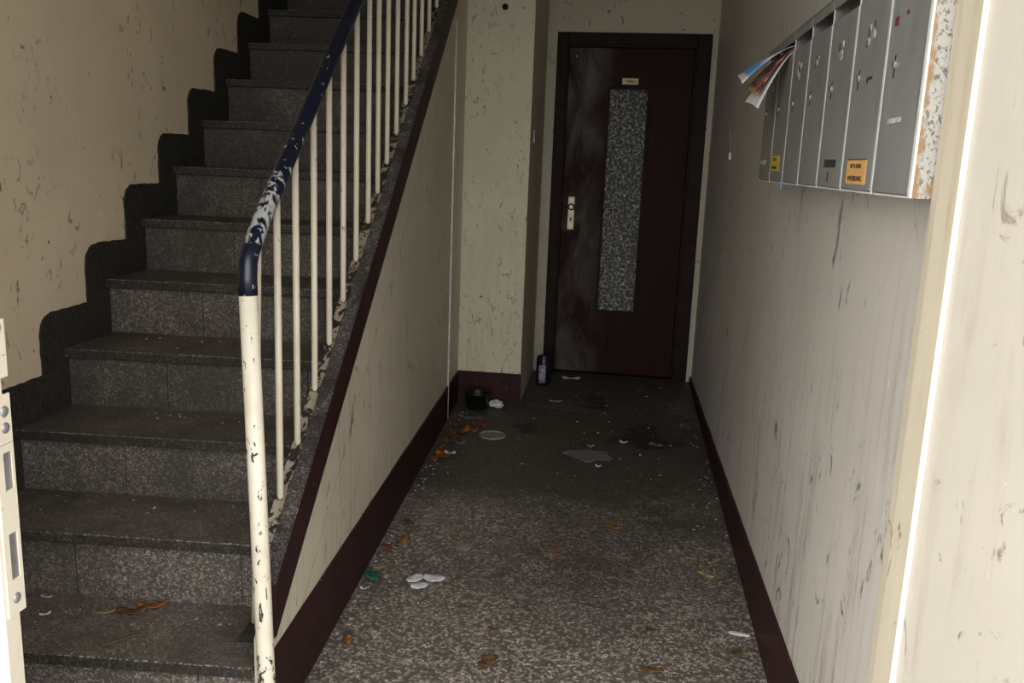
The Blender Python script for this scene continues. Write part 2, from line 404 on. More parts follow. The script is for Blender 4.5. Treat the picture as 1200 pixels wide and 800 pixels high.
def text_mesh(name, s, size, mat, parent, mw, depth=.0006, sx=1.):
    """lettering as a mesh; mw places its plane in world space"""
    cu = bpy.data.curves.new(name, 'FONT'); cu.body = s; cu.size = size; cu.align_x = 'CENTER'; cu.align_y = 'CENTER'; cu.extrude = depth; cu.offset = size * .012
    t = bpy.data.objects.new(name + '_src', cu); COL.objects.link(t)
    dg = bpy.context.evaluated_depsgraph_get(); me = bpy.data.meshes.new_from_object(t.evaluated_get(dg))
    bpy.data.objects.remove(t); bpy.data.curves.remove(cu)
    bm = bmesh.new(); bm.from_mesh(me); bpy.data.meshes.remove(me)
    bm.transform(mw @ Matrix.Diagonal((sx, 1, 1, 1)))
    return obj(name, bm, mat, parent)
def face_mw(o, right, upv):
    right = Vector(right).normalized(); upv = Vector(upv).normalized(); n = right.cross(upv)
    m = Matrix.Identity(4)
    for i in range(3): m[i][0] = right[i]; m[i][1] = upv[i]; m[i][2] = n[i]; m[i][3] = o[i]
    return m

# ------------------------------------------------------------------ the setting
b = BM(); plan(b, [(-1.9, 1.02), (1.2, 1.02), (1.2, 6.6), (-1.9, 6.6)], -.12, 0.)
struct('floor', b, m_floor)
b = BM(); plan(b, [(-12, -14), (12, -14), (12, 1.02), (-12, 1.02)], -.25, -.13)
struct('ground', b, m_ground)

b = BM(); plan(b, [(xs_(1.1), 1.1), (xs_(6.6), 6.6), (-1.9, 6.6), (-1.9, 1.1)], 0., 4.3)
struct('wall_left', b, m_wall_left)
b = BM(); plan(b, [(xr_(1.18), 1.181), (.62, 1.181), (.75, 6.0), (xr_(6.0), 6.0)], 0., CEIL)
struct('wall_right', b, m_wall_right)
# wall under the stair, up to the slope of the stringer
ya, yb = 1.710, 4.612
def under(y): return coping_z(y) - .1335
b = BM()
for s in (0,):
    prof = [(ya, 0.), (yb, 0.), (yb, under(yb)), (ya, under(ya))]
    hexa(b, [(xl_(ya), ya, 0), (xl_(yb), yb, 0), (xl_(yb) - .043, yb, 0), (xl_(ya) - .043, ya, 0),
             (xl_(ya), ya, under(ya)), (xl_(yb), yb, under(yb)), (xl_(yb) - .043, yb, under(yb)), (xl_(ya) - .043, ya, under(ya))])
struct('wall_side', b, m_wall_side)
b = BM(); plan(b, [(-.803, 4.613), (-.456, 4.613), (-.456, 5.46), (-.803, 5.46)], 0., 2.2)
plan(b, [(-.793, 4.613), (-.456, 4.613), (-.456, 5.46), (-.79, 5.46)], 2.2, CEIL)
struct('pillar', b, m_pillar)
# back wall with the opening for the door
DX0, DX1, DZ = -.397, .498, 2.056
b = BM()
for x0, x1, zz0, zz1 in ((-.456, DX0 + .01, 0., CEIL), (DX1 - .01, .66, 0., CEIL), (DX0 + .01, DX1 - .01, DZ - .01, CEIL)):
    plan(b, [(x0, yd_(x0)), (x1, yd_(x1)), (x1, yd_(x1) + .16), (x0, yd_(x0) + .16)], zz0, zz1)
struct('wall_back', b, m_wall_back)
b = BM(); plan(b, [(-1.9, 6.45), (-.456, 6.45), (-.456, 6.6), (-1.9, 6.6)], 0., 4.3)
plan(b, [(-.5, 5.75), (.75, 5.75), (.75, 5.85), (-.5, 5.85)], 0., 2.75)
struct('wall_rear', b, m_ceiling)
# ceilings
b = BM(); plan(b, [(-.80, 1.2), (.75, 1.2), (.75, 6.6), (-.80, 6.6)], CEIL, CEIL + .22)
struct('ceiling', b, m_ceiling)
b = BM(); plan(b, [(-1.9, 1.1), (-.7, 1.1), (-.7, 6.6), (-1.9, 6.6)], 4.3, 4.4)
plan(b, [(xs_(1.2) + .002, 1.201), (-.802, 1.201), (-.802, 3.3), (xs_(3.3) + .002, 3.3)], 3.0, 3.2)  # unseen lower slab, added to block bounced light above the stairs
struct('ceiling_with_light_block', b, m_ceiling)
b = BM(); plan(b, [(-.80, 1.2), (-.72, 1.2), (-.72, 6.6), (-.80, 6.6)], CEIL + .22, 4.3)
plan(b, [(-.79, 5.5), (-.456, 5.5), (-.456, 6.45), (-.79, 6.45)], 0., CEIL)
struct('wall_upper', b, m_wall_left)
# front of the house
b = BM(); plan(b, [(-1.9, 1.09), (-1.0, 1.09), (-1.0, 1.2), (-1.9, 1.2)], 0., 4.3)
plan(b, [(-1.0, 1.09), (1.2, 1.09), (1.2, 1.2), (-1.0, 1.2)], 2.28, 4.3)
struct('wall_front', b, m_ceiling)
b = BM(); plan(b, [(-2.4, .35), (1.9, .35), (1.9, 1.088), (-2.4, 1.088)], 2.42, 2.6)  # unseen slab added to cut the sky light on the entrance reveal
struct('sky_blocker', b, m_ceiling)
# right reveal of the entrance: narrow return, sealing strip, bright splayed reveal
b = BM()
plan(b, [(.4000, 1.0835), (.525, .60), (1.3, .60), (1.3, 1.18), (.4000, 1.18)], 0., 2.4)
struct('wall_entrance', b, m_entr)
b = BM(); plan(b, [(.394, 1.15), (.3953, 1.0875), (.3995, 1.0855), (.3995, 1.18), (.397, 1.18)], 0., 2.4)
struct('trim_2', b, m_tan, label='narrow tan painted strip between the grey wall and the white sealing strip')
b = BM(); tube(b, [(.3968, 1.0855, 0.), (.3968, 1.0855, 2.4)], .0036, 12)
struct('trim_1', b, m_bead, label='white sealing strip running up the edge of the bright right reveal')

# entrance door frame at the left edge with its strike plates
dj = empty('door_2', (-.80, 1.02, 0.)); tag(dj, 'cream painted entrance door frame with two steel strike plates', kind='structure')
b = BM(); plan(b, [(-.80, 1.020), (-.80, 1.049), (-.97, 1.2), (-1.02, 1.2), (-1.02, 1.020)], 0., 2.4)
obj('frame_post', b, m_jamb, dj)
def plate_mesh(z0, z1, y0, y1, holes, t=.0025):
    """flat plate on the +X face of the post, punched by rectangular holes"""
    b = BM(); ys = sorted({y0, y1} | {h[0] for h in holes} | {h[1] for h in holes}); zs = sorted({z0, z1} | {h[2] for h in holes} | {h[3] for h in holes})
    for i in range(len(ys) - 1):
        for j in range(len(zs) - 1):
            yc, zc = (ys[i] + ys[i + 1]) / 2, (zs[j] + zs[j + 1]) / 2
            if any(h[0] < yc < h[1] and h[2] < zc < h[3] for h in holes): continue
            box(b, -.800, -.800 + t, ys[i], ys[i + 1], zs[j], zs[j + 1])
    bmesh.ops.remove_doubles(b, verts=b.verts[:], dist=1e-5)
    return b
def strike(z0, z1, holes, screws):
    p = obj('strike_plate', plate_mesh(z0, z1, 1.026, 1.060, holes), m_jamb, dj)
    b = BM()
    for h in holes: box(b, -.8004, -.7996, h[0], h[1], h[2], h[3])
    obj('latch_recess', b, m_steel, p)
    for y, z in screws:
        b = BM(); s = bmesh.ops.create_uvsphere(b, u_segments=14, v_segments=8, radius=.0078)
        b.transform(Matrix.Translation((-.7975, y, z)) @ Matrix.Diagonal((.45, 1, 1, 1))); obj('screw', b, m_steel, p, True)
    return p
tag(strike(.900, .968, [], [(1.047, .945), (1.047, .922)]), 'bright steel end of the strike plate with two screws')
strike(.652, .899, [(1.0385, 1.0555, .834, .888), (1.0370, 1.0540, .704, .772)], [(1.0425, .676)])
strike(.991, 1.070, [], [(1.045, 1.06)])

# dark skirting painted in steps up the left wall
b = BM()
poly = []
def scallop(i):
    yf = step_y(i, xs_(2.5)); return yf - .105, step_z(i) + .118
y, z = 1.35, step_z(2) + .118
pts = [(1.35, step_z(1) - .0), (1.35, step_z(2) + .120)]
for i in range(3, 14):
    yl, zt = scallop(i)
    pts.append((yl, pts[-1][1]))
    rr = .062
    z1 = zt
    pts.append((yl, z1 - rr))
    for q in range(1, 7):
        a = math.pi / 2 * q / 6
        pts.append((yl + rr * (1 - math.cos(a)), z1 - rr + rr * math.sin(a)))
pts.append((4.75, pts[-1][1]))
pts.append((4.75, step_z(11))); 
for i in range(11, 1, -1):
    yf = step_y(i, xs_(2.5)); pts.append((yf + .03, step_z(i) - .03 if i > 0 else 0)); pts.append((yf + .03, step_z(i - 1) - .03))
rnd = random.Random(3)
dense = []
for (a, c), (d, e) in zip(pts, pts[1:]):
    n = max(1, int(math.hypot(d - a, e - c) / .02))
    for q in range(n): dense.append((a + (d - a) * q / n + rnd.uniform(-.0022, .0022), c + (e - c) * q / n + rnd.uniform(-.0022, .0022)))
dense.append(pts[-1])
prism(b, [(xs_(yy), yy, zz) for yy, zz in dense], (.007, 0, 0))
struct('baseboard_left', b, m_skirt, label='dark rounded skirting stepping up the yellowed stair wall')

# maroon baseboards, top edge painted by hand
def baseboard(name, x_of, y0, y1, top, th, sgn, seed):
    b = BM(); n = 60; rn = random.Random(seed)
    ys = [y0 + (y1 - y0) * i / n for i in range(n + 1)]
    tops = [top(y) + .0035 * mnoise.noise(Vector((y * 3.1, seed, 0))) + .002 * mnoise.noise(Vector((y * 17, seed, 2))) for y in ys]
    ring = []
    for y, t in zip(ys, tops):
        ring.append([b.verts.new((x_of(y), y, 0)), b.verts.new((x_of(y) + sgn * th, y, 0)), b.verts.new((x_of(y) + sgn * th, y, t - .003)), b.verts.new((x_of(y) + sgn * (th - .003), y, t)), b.verts.new((x_of(y), y, t))])
    for a, c in zip(ring, ring[1:]):
        for i in range(5): b.faces.new((a[i], a[(i + 1) % 5], c[(i + 1) % 5], c[i]))
    b.faces.new(ring[0]); b.faces.new(ring[-1][::-1])
    return struct(name, b, m_maroon)
baseboard('baseboard_right', xr_, 1.19, 5.38, lambda y: .183 - .0409 * (y - 1.733), .012, -1, 2)
baseboard('baseboard_side', xl_, 1.708, 4.61, lambda y: .1975 - .0142 * (y - 2.6), .006, 1, 5)
b = BM(); box(b, xl_(4.61) + .0, -.452, 4.606, 4.614, 0, .168)
struct('baseboard_back', b, m_maroon)

# ------------------------------------------------------------------ far door
d1 = empty('door_1', (.05, yd_(.05), 0.)); tag(d1, 'dark brown varnished door with a tall strip of textured glass', kind='structure')
skew = -.0461
def dbox(b, x0, x1, dy0, dy1, z0, z1, bev=0.):
    t = bmesh.new(); box(t, x0, x1, dy0, dy1, z0, z1, bev)
    for v in t.verts: v.co.y += yd_(v.co.x)
    join(b, t)
b = BM()
for x0, x1, za, zb in ((DX0, DX0 + .062, 0., DZ), (DX1 - .082, DX1, 0., DZ), (DX0 + .062, DX1 - .082, DZ - .068, DZ)):
    dbox(b, x0, x1, -.016, .10, za, zb, .004)
for x0, x1, za, zb in ((DX0 + .060, DX0 + .072, 0., DZ - .062), (DX1 - .092, DX1 - .080, 0., DZ - .062), (DX0 + .062, DX1 - .082, DZ - .080, DZ - .066)):
    dbox(b, x0, x1, -.006, .10, za, zb, .002)
obj('door_frame', b, m_frame, d1)
LX0, LX1, LZ = DX0 + .074, DX1 - .094, DZ - .082
GX0, GX1, GZ0, GZ1 = -.071, .150, .412, 1.742
b = BM()
for x0, x1, za, zb in ((LX0, GX0 - .012, .012, LZ), (GX1 + .012, LX1, .012, LZ), (GX0 - .012, GX1 + .012, .012, GZ0 - .012), (GX0 - .012, GX1 + .012, GZ1 + .012, LZ)):
    dbox(b, x0, x1, .028, .068, za, zb)
leaf = obj('door_leaf', b, m_doorwood, d1)
b = BM()
for x0, x1, za, zb in ((GX0 - .014, GX0, GZ0 - .014, GZ1 + .014), (GX1, GX1 + .014, GZ0 - .014, GZ1 + .014), (GX0, GX1, GZ0 - .014, GZ0), (GX0, GX1, GZ1, GZ1 + .014)):
    dbox(b, x0, x1, .022, .06, za, zb, .002)
obj('glazing_bead', b, m_frame, leaf)
b = BM(); dbox(b, GX0 - .004, GX1 + .004, .042, .048, GZ0 - .004, GZ1 + .004)
tag(obj('glass_pane', b, m_glass, d1), 'tall narrow strip of rippled glass')
b = BM(); dbox(b, LX0 + .004, LX1 - .004, .021, .03, .014, .115, .003)
obj('kick_board', b, m_doorwood, d1)
b = BM(); dbox(b, DX0 + .062, DX1 - .082, -.03, .08, 0., .011, .003)
obj('threshold', b, m_frame, d1)
# lock plate
PX, PZ0, PZ1 = -.268, .902, 1.100
b = BM(); dbox(b, PX - .019, PX + .019, .024, .028, PZ0, PZ1, .0012)
lp = obj('lock_plate', b, m_brass, d1); lp['label'] = 'pale brass lock plate'
yp_ = yd_(PX) + .024
b = BM(); t = bmesh.new()
for k in range(24):
    pass
ringp = [(PX + .017 * math.cos(2 * math.pi * k / 24), yp_ - .012, 1.040 + .017 * math.sin(2 * math.pi * k / 24)) for k in range(25)]
tube(b, ringp, .0045, 8, False); bmesh.ops.remove_doubles(b, verts=b.verts[:], dist=1e-4)
tube(b, [(PX + .017, yp_, 1.04), (PX + .017, yp_ - .012, 1.04)], .004, 8)
tube(b, [(PX - .017, yp_, 1.04), (PX - .017, yp_ - .012, 1.04)], .004, 8)
obj('ring_handle', b, m_frame, lp, True)
b = BM(); tube(b, [(PX, yp_ + .001, .968), (PX, yp_ - .0008, .968)], .006, 14)
box(b, PX - .003, PX + .003, yp_ - .0008, yp_ + .001, .950, .968)
obj('keyhole', b, m_dark, lp)
for sx_, sz_ in ((-.013, PZ0 + .008), (.013, PZ0 + .008), (-.013, PZ1 - .008), (.013, PZ1 - .008)):
    b = BM(); tube(b, [(PX + sx_, yp_ + .001, sz_), (PX + sx_, yp_ - .0012, sz_)], .0028, 8); obj('screw', b, m_frame, lp)
b = BM(); dbox(b, -.003, .091, .024, .0285, 1.770, 1.806, .001)
npl = obj('name_plate', b, m_label, d1); npl['label'] = 'small cream name plate above the glass'
text_mesh('lettering', 'Vaillant', .021, m_ink, npl, face_mw((.044, yd_(.044) + .0235, 1.789), (1, skew, 0), (0, 0, 1)))
b = BM(); tube(b, [(-.281, yd_(-.281) + .029, 1.925), (-.281, yd_(-.281) + .02, 1.925)], .004, 8)
obj('door_pin', b, m_bead, d1)

# ------------------------------------------------------------------ staircase
stc = empty('staircase', (-1.15, 1.7, 0.)); tag(stc, 'dark speckled terrazzo staircase climbing along the left wall', 'stairs')
def tr_off(i): return -.046 if i == 0 else -.068
def skewpoly(i, d0, d1, off):
    xa = xs_(step_y(i, -1.62) + .3) + .0085
    xb = xl_(step_y(i, -.75)) + off
    return [(xa, step_y(i, xa) + d0), (xb, step_y(i, xb) + d0), (xb + .0352 * -(d1 - d0), step_y(i, xb) + d1), (xa, step_y(i, xa) + d1)]
NST = 14
for i in range(NST):
    z = step_z(i); off = tr_off(i)
    b = BM(); dep = GO + .028 if i < NST - 1 else 1.35
    if i == 0:
        plan(b, skewpoly(0, 0., .05, -.046), z - .028, z, .0028)
        plan(b, skewpoly(0, .0465, dep, -.068), z - .028, z)
    else:
        plan(b, skewpoly(i, 0., dep, off), z - .028, z, .0028)
    bmesh.ops.recalc_face_normals(b, faces=b.faces)
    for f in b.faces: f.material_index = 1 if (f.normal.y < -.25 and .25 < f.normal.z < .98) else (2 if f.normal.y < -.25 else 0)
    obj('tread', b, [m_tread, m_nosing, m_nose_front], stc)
    b = BM(); plan(b, skewpoly(i, .020, .045, off), max(0., z - RISE), z - .027)
    obj('riser', b, m_riser, stc)
# stringer: grey terrazzo on top, maroon on the corridor side
y0s, y1s = 1.712, 5.4
b = BM()
hexa(b, [(xl_(y0s) + .008, y0s, coping_z(y0s) - .133), (xl_(y1s) + .008, y1s, coping_z(y1s) - .133), (xl_(y1s) - .030, y1s, coping_z(y1s) - .133), (xl_(y0s) - .030, y0s, coping_z(y0s) - .133),
         (xl_(y0s) + .008, y0s, coping_z(y0s)), (xl_(y1s) + .008, y1s, coping_z(y1s)), (xl_(y1s) - .030, y1s, coping_z(y1s)), (xl_(y0s) - .030, y0s, coping_z(y0s))])
bmesh.ops.recalc_face_normals(b, faces=b.faces)
bmesh.ops.bevel(b, geom=b.edges[:], offset=.003, segments=2, affect='EDGES')
for f in b.faces: f.material_index = 0 if f.normal.z > .6 else 1
obj('stringer', b, [m_coping, m_maroon], stc)
# crusted inner curb the balusters stand on, with a ragged top
b = BM(); n = 240; ring = []
y0c = 1.84
for i in range(n + 1):
    y = y0c + (y1s - y0c) * i / n
    j = .004 * mnoise.noise(Vector((y * 31, 0, 0))); j2 = .004 * mnoise.noise(Vector((y * 27, 5, 0))); zt = coping_z(y) - .020
    ring.append([b.verts.new((xl_(y) - .029, y, zt - .108)), b.verts.new((xl_(y) - .029, y, zt + .010 + j * .6)), b.verts.new((xl_(y) - .046, y, zt + j)), b.verts.new((xl_(y) - .064 + j2, y, zt - .006 + j2)), b.verts.new((xl_(y) - .066, y, zt - .108))])
for a, c in zip(ring, ring[1:]):
    for i in range(5): b.faces.new((a[i], a[(i + 1) % 5], c[(i + 1) % 5], c[i]))
b.faces.new(ring[0]); b.faces.new(ring[-1][::-1])
obj('curb', b, m_crust, stc)
b = BM(); plan(b, [(-.803, 1.742), (-.746, 1.746), (-.752, 1.885), (-.809, 1.880)], .166, .200, .002)
obj('curb_block', b, m_nose_front, stc)

# ------------------------------------------------------------------ railing
rl = empty('stair_railing', (-.69, 1.655, 0.)); tag(rl, 'stair railing with navy blue handrail, cream newel and balusters', 'railing')
b = BM(); tube(b, [(-.688, 1.655, 0.0), (-.690, 1.657, .05), (-.712, 1.68, .52), (-.735, 1.703, 1.011)], .0190, 22)
tag(obj('newel_post', b, m_white, rl, True), 'cream newel post with chipped paint')
ctl = [(-.735, 1.703, 1.010), (-.7365, 1.705, 1.045), (-.738, 1.711, 1.073), (-.739, 1.724, 1.094), (-.741, 1.754, 1.120)]
path = ctl + [(xl_(y) - .041, y, rail_z(y)) for y in (1.80, 1.887, 2.1, 2.4, 2.8, 3.2, 3.7, 4.3, 5.0, 5.4)]
b = BM(); tube(b, path, .0195, 22)
tag(obj('handrail', b, m_navy, rl, True), 'navy blue handrail with worn paint')
b = BM(); tube(b, [(-.794, 1.834, .2008), (-.788, 1.831, .30), (-.752, 1.80, 1.148)], .0078, 12)
obj('baluster', b, m_bal, rl, True)
for y in (1.9, 2.031, 2.176, 2.312, 2.454, 2.599, 2.748, 2.875, 3.011, 3.159, 3.32, 3.462, 3.615, 3.78, 3.958, 4.13, 4.30):
    x = xl_(y) - .045; zb = coping_z(y) - .022
    b = BM(); tube(b, [(x, y, zb + .010), (x, y, zb + .017), (x + .002, y, rail_z(y) - .008)], [.0035, .0083, .0082], 12)
    obj('baluster', b, m_bal, rl, True)

# ------------------------------------------------------------------ mailboxes
MW, MD, MZ0, MH = .2005, .0867, 1.272, .345
def mailbox_case(b):
    w = MW
    for y0 in (.0008, w - .0038): box(b, -MD - .002, 0, y0, y0 + .003, 0, MH, .0006)
    box(b, -MD, 0, .002, w - .002, 0., .003)
    box(b, -.003, 0, .002, w - .002, 0., MH)
    return b
ang = -0.0156
mbs = []
group_mb = 'grey mailboxes in a row on the right wall'
labels = [
    'nearest grey mailbox, its side panel peeling and rusty, red sticker scraps on the door',
    'grey mailbox with an orange notice sticker, second from the rusty end',
    'grey mailbox with a black tape patch low on its door',
    'grey mailbox between the black taped one and the one beside the blue tag',
    'grey mailbox with a blue tag hanging at its lower corner',
    'grey mailbox with a yellow sticker, newspapers hanging from its slot',
    'farthest grey mailbox of the row, a tiny white label low on its door']
def at_wall(y): return (xr_(y) - .0006, y, MZ0)
y_near = 1.184
proto = empty('mailbox', at_wall(y_near), ang)
tag(proto, labels[0], 'mailbox', group_mb)
def loc_obj(name, bm, mat, parent, smooth=False):
    """bm already in the parent's own coordinates"""
    me = bpy.data.meshes.new(name); bmesh.ops.recalc_face_normals(bm, faces=bm.faces); bm.to_mesh(me); bm.free(); me.materials.append(mat)
    if smooth:
        for p in me.polygons: p.use_smooth = True
    o = bpy.data.objects.new(name, me); COL.objects.link(o); o.parent = parent; return o
case = loc_obj('case', mailbox_case(BM()), m_case, proto); case.data.materials.append(m_inner)
for p_ in case.data.polygons: p_.material_index = 0 if p_.normal.x < -.3 else 1
b = BM(); box(b, -.060, -.004, .004, MW - .004, .300, MH - .002); 
loc_obj('slot_interior', b, m_inner, proto)
b = BM()
prism(b, [(-MD - .004, .001, MH), (-MD - .004, .001, MH + .004), (0, .001, MH + .010), (0, .001, MH + .004)], (0, MW - .002, 0))
box(b, -MD - .004, -MD - .001, .001, MW - .001, MH - .018, MH + .003, .0008)
loc_obj('hood', b, m_box, proto)
b = BM(); box(b, -MD - .003, -MD + .006, .0062, MW - .0062, .004, .303, .0016)
doorp = loc_obj('door', b, m_box, proto)
b = BM(); tube(b, [(-MD - .002, .150, .181), (-MD - .0062, .150, .181)], .0062, 16)
lk = loc_obj('lock', b, m_steel, doorp)
b = BM(); box(b, -MD - .0067, -MD - .006, .1490, .1510, .176, .186)
loc_obj('keyhole', b, m_dark, doorp)
b = BM(); plan(b, [(-MD - .0036, .1475), (-MD - .0026, .1475), (-MD - .0026, .1535), (-MD - .0036, .1535)], .163, .194)
loc_obj('lock_scuff', b, m_ink, doorp)
def copy_tree(o, parent=None):
    c = o.copy(); COL.objects.link(c); c.parent = parent
    for ch in list(o.children): copy_tree(ch, c)
    return c
mbs = [proto]
for i in range(1, 7):
    y = y_near + MW * i
    m = copy_tree(proto); m.location = at_wall(y); m['label'] = labels[i]; mbs.append(m)
def mdoor(i): return [c for c in mbs[i].children if c.name.startswith('door')][0]
def sticker(i, name, y0, y1, z0, z1, mat, label=None, t=.0008):
    """i: which mailbox; world y and z of the corners"""
    o = y_near + MW * i
    b = BM(); box(b, -MD - .003 - t, -MD - .0025, y0 - o, y1 - o, z0 - MZ0, z1 - MZ0)
    s = loc_obj(name, b, mat, mdoor(i))
    if label: s['label'] = label
    return s
def mtext(i, name, s, size, y, z, mat, sx=1.):
    o = mbs[i]
    w = wm(o)
    p = w @ Vector((-MD - .0040, y - (y_near + MW * i), z - MZ0))
    return text_mesh(name, s, size, mat, mdoor(i), face_mw(p, w.to_3x3() @ Vector((0, -1, 0)), (0, 0, 1)), .0003, sx)
b = BM(); box(b, -MD - .0028, -.001, -.0012, .0008, 0.001, MH - .001)
loc_obj('side_panel', b, m_rust, mbs[0])['label'] = 'side panel of peeling white paint and rust'
b = BM(); box(b, -MD - .006, -MD + .002, .0002, .0115, .001, MH, .001)
loc_obj('edge_flange', b, m_case, mbs[0])
sticker(0, 'sticker_scrap', 1.338, 1.356, 1.507, 1.519, m_red, 'dark red sticker scrap')
sticker(0, 'sticker_scrap', 1.292, 1.304, 1.515, 1.520, m_red)
sticker(0, 'worn_label', 1.275, 1.335, 1.372, 1.379, m_card)
so = sticker(1, 'notice_sticker', 1.424, 1.546, 1.285, 1.323, m_orange, 'orange notice sticker')
sticker(1, 'sticker_edge', 1.424, 1.546, 1.3225, 1.3245, m_ink)
mtext(1, 'lettering', 'BITTE KEINE', .0095, 1.487, 1.313, m_ink, 1.3)
mtext(1, 'lettering', 'WERBUNG', .0115, 1.487, 1.2935, m_ink, 1.6)
def worn(i, yc, zc, seed, w=.045, h=.030):
    rn = random.Random(seed)
    for q in range(8):
        y = yc + rn.uniform(-w, w) * .5; z = zc + rn.uniform(-h, h) * .5
        sticker(i, 'label_remnant', y - rn.uniform(.003, .009), y + rn.uniform(.003, .009), z - rn.uniform(.002, .007), z + rn.uniform(.002, .007), m_card if q % 3 else m_smudge)
worn(1, 1.485, 1.518, 1); worn(2, 1.685, 1.513, 2, .03, .025); worn(4, 2.10, 1.522, 3); worn(6, 2.47, 1.523, 4); worn(3, 1.90, 1.52, 6, .03, .02)
sticker(1, 'pen_mark', 1.45, 1.475, 1.445, 1.449, m_ink)
sticker(1, 'pen_mark', 1.475, 1.481, 1.440, 1.449, m_ink)
sticker(2, 'tape_patch', 1.632, 1.728, 1.311, 1.325, m_tape, 'black tape patch')
sticker(2, 'scratch_mark', 1.687, 1.693, 1.285, 1.303, m_ink)
ys_ = sticker(5, 'notice_sticker', 2.252, 2.385, 1.301, 1.338, m_yellow, 'yellow notice sticker')
mtext(5, 'lettering', 'BITTE', .011, 2.315, 1.329, m_ink, 1.7)
mtext(5, 'lettering', 'WERBUNG', .010, 2.315, 1.309, m_ink, 1.5)
sticker(6, 'small_label', 2.475, 2.565, 1.317, 1.329, m_card, 'tiny white label')
b = BM(); hexa(b, [(-MD - .006, MW - .008, -.012), (-MD - .0035, MW - .008, -.012), (-MD - .0035, MW + .002, -.012), (-MD - .006, MW + .002, -.012),
                   (-MD - .006, MW - .004, .008), (-MD - .0035, MW - .004, .008), (-MD - .0035, MW + .004, .008), (-MD - .006, MW + .004, .008)])
loc_obj('blue_tag', b, m_blue, mbs[4])['label'] = 'blue plastic tag'

# papers sticking out of the sixth slot
def sheet(name, near, far, root_z, mat, label, cat, sag, th=.0008, inn=.018):
    ox = Vector((xr_(2.3) - MD, 2.3, 1.575))
    b = BM(); n = 14; rows = []
    rn_, rf_ = Vector((ox.x + inn, 2.225, root_z)), Vector((ox.x + inn, 2.375, root_z))
    near, far = Vector(near), Vector(far)
    for i in range(n + 1):
        t = i / n; row = []
        for s in range(6):
            u = s / 5
            p0 = rn_.lerp(rf_, u); p1 = near.lerp(far, u)
            p = p0.lerp(p1, t); p.z = p0.z + (p1.z - p0.z) * t ** 1.45; p.z += sag * 4 * t * (1 - t) * (1 - .25 * u); p.z += .004 * math.sin(u * 3.1) * t
            row.append(p)
        rows.append(row)
    top = [[b.verts.new(p) for p in r] for r in rows]; bot = [[b.verts.new(p - Vector((0.3, 0, 1)) * th) for p in r] for r in rows]
    for i in range(n):
        for s in range(5):
            b.faces.new((top[i][s], top[i][s + 1], top[i + 1][s + 1], top[i + 1][s])); b.faces.new((bot[i][s], bot[i + 1][s], bot[i + 1][s + 1], bot[i][s + 1]))
    for i in range(n):
        for s in (0, 5): b.faces.new((top[i][s], top[i + 1][s], bot[i + 1][s], bot[i][s]))
    for s in range(5):
        for i in (0, n): b.faces.new((top[i][s], top[i][s + 1], bot[i][s + 1], bot[i][s]))
    o = obj(name, b, mat, None, True, loc=tuple(rn_)); return tag(o, label, cat)
sheet('leaflet', (.284, 2.23, 1.503), (.287, 2.38, 1.535), 1.5952, m_pap_blue, 'blue and white leaflet, uppermost of the papers hanging from the mailbox slot', 'leaflet', .0045)
sheet('magazine', (.322, 2.23, 1.478), (.312, 2.38, 1.500), 1.5935, m_pap_red, 'red and brown folded magazine hanging from the mailbox slot', 'magazine', .0045, .0010)
sheet('leaflet', (.326, 2.23, 1.447), (.309, 2.38, 1.472), 1.5918, m_pap_white, 'plain white leaflet, lowest of the papers hanging from the mailbox slot', 'leaflet', .0045)

# ------------------------------------------------------------------ small fittings on the walls
hk = empty('wire_hook', (xr_(4.19), 4.19, 1.35)); tag(hk, 'thin wire hook with a white tip hanging on the right wall', 'hook')
xw = xr_(4.19)
b = BM(); tube(b, [(xw + .002, 4.195, 1.475), (xw - .012, 4.195, 1.475), (xw - .014, 4.195, 1.49), (xw - .006, 4.195, 1.495)], .006, 8); obj('hook_screw', b, m_steel, hk)
b = BM(); tube(b, [(xw - .012, 4.195, 1.477), (xw - .006, 4.192, 1.42), (xw - .005, 4.188, 1.37)], .003, 8); obj('wire', b, m_steel, hk)
b = BM(); box(b, xw - .012, xw - .001, 4.18, 4.197, 1.345, 1.377, .002); obj('tip', b, m_cable, hk)
b = BM(); lathe(b, [(0, 0), (.016, 0), (.015, .006), (0, .009)], (0, 0, 0), 14)
b.transform(Matrix.Translation((-.610, 4.613, 2.057)) @ Matrix.Rotation(math.radians(90), 4, 'X'))
tag(obj('wall_plug', b, m_dark, None, True, loc=(-.61, 4.613, 2.057)), 'dark round wall plug high on the pale pillar', 'plug')
b = BM(); box(b, -.4565, -.447, 4.78, 4.82, 1.40, 1.47, .003)
tag(obj('latch_keeper', b, m_steel, None, loc=(-.452, 4.8, 1.40)), 'small metal latch keeper on the shaded side of the pillar', 'latch')
b = BM()
tube(b, [(xl_(4.237) + .004, 4.237, z) for z in (.002, .5, 1., 1.5, 1.93)], .0052, 10)
tube(b, [(xl_(4.237) + .004, 4.249, z) for z in (.17, .9, 1.6)], .002, 8)
tag(obj('cable', b, m_cable, None, True, loc=(xl_(4.237), 4.237, 0)), 'thin white cable running down the wall under the stair', 'cable')

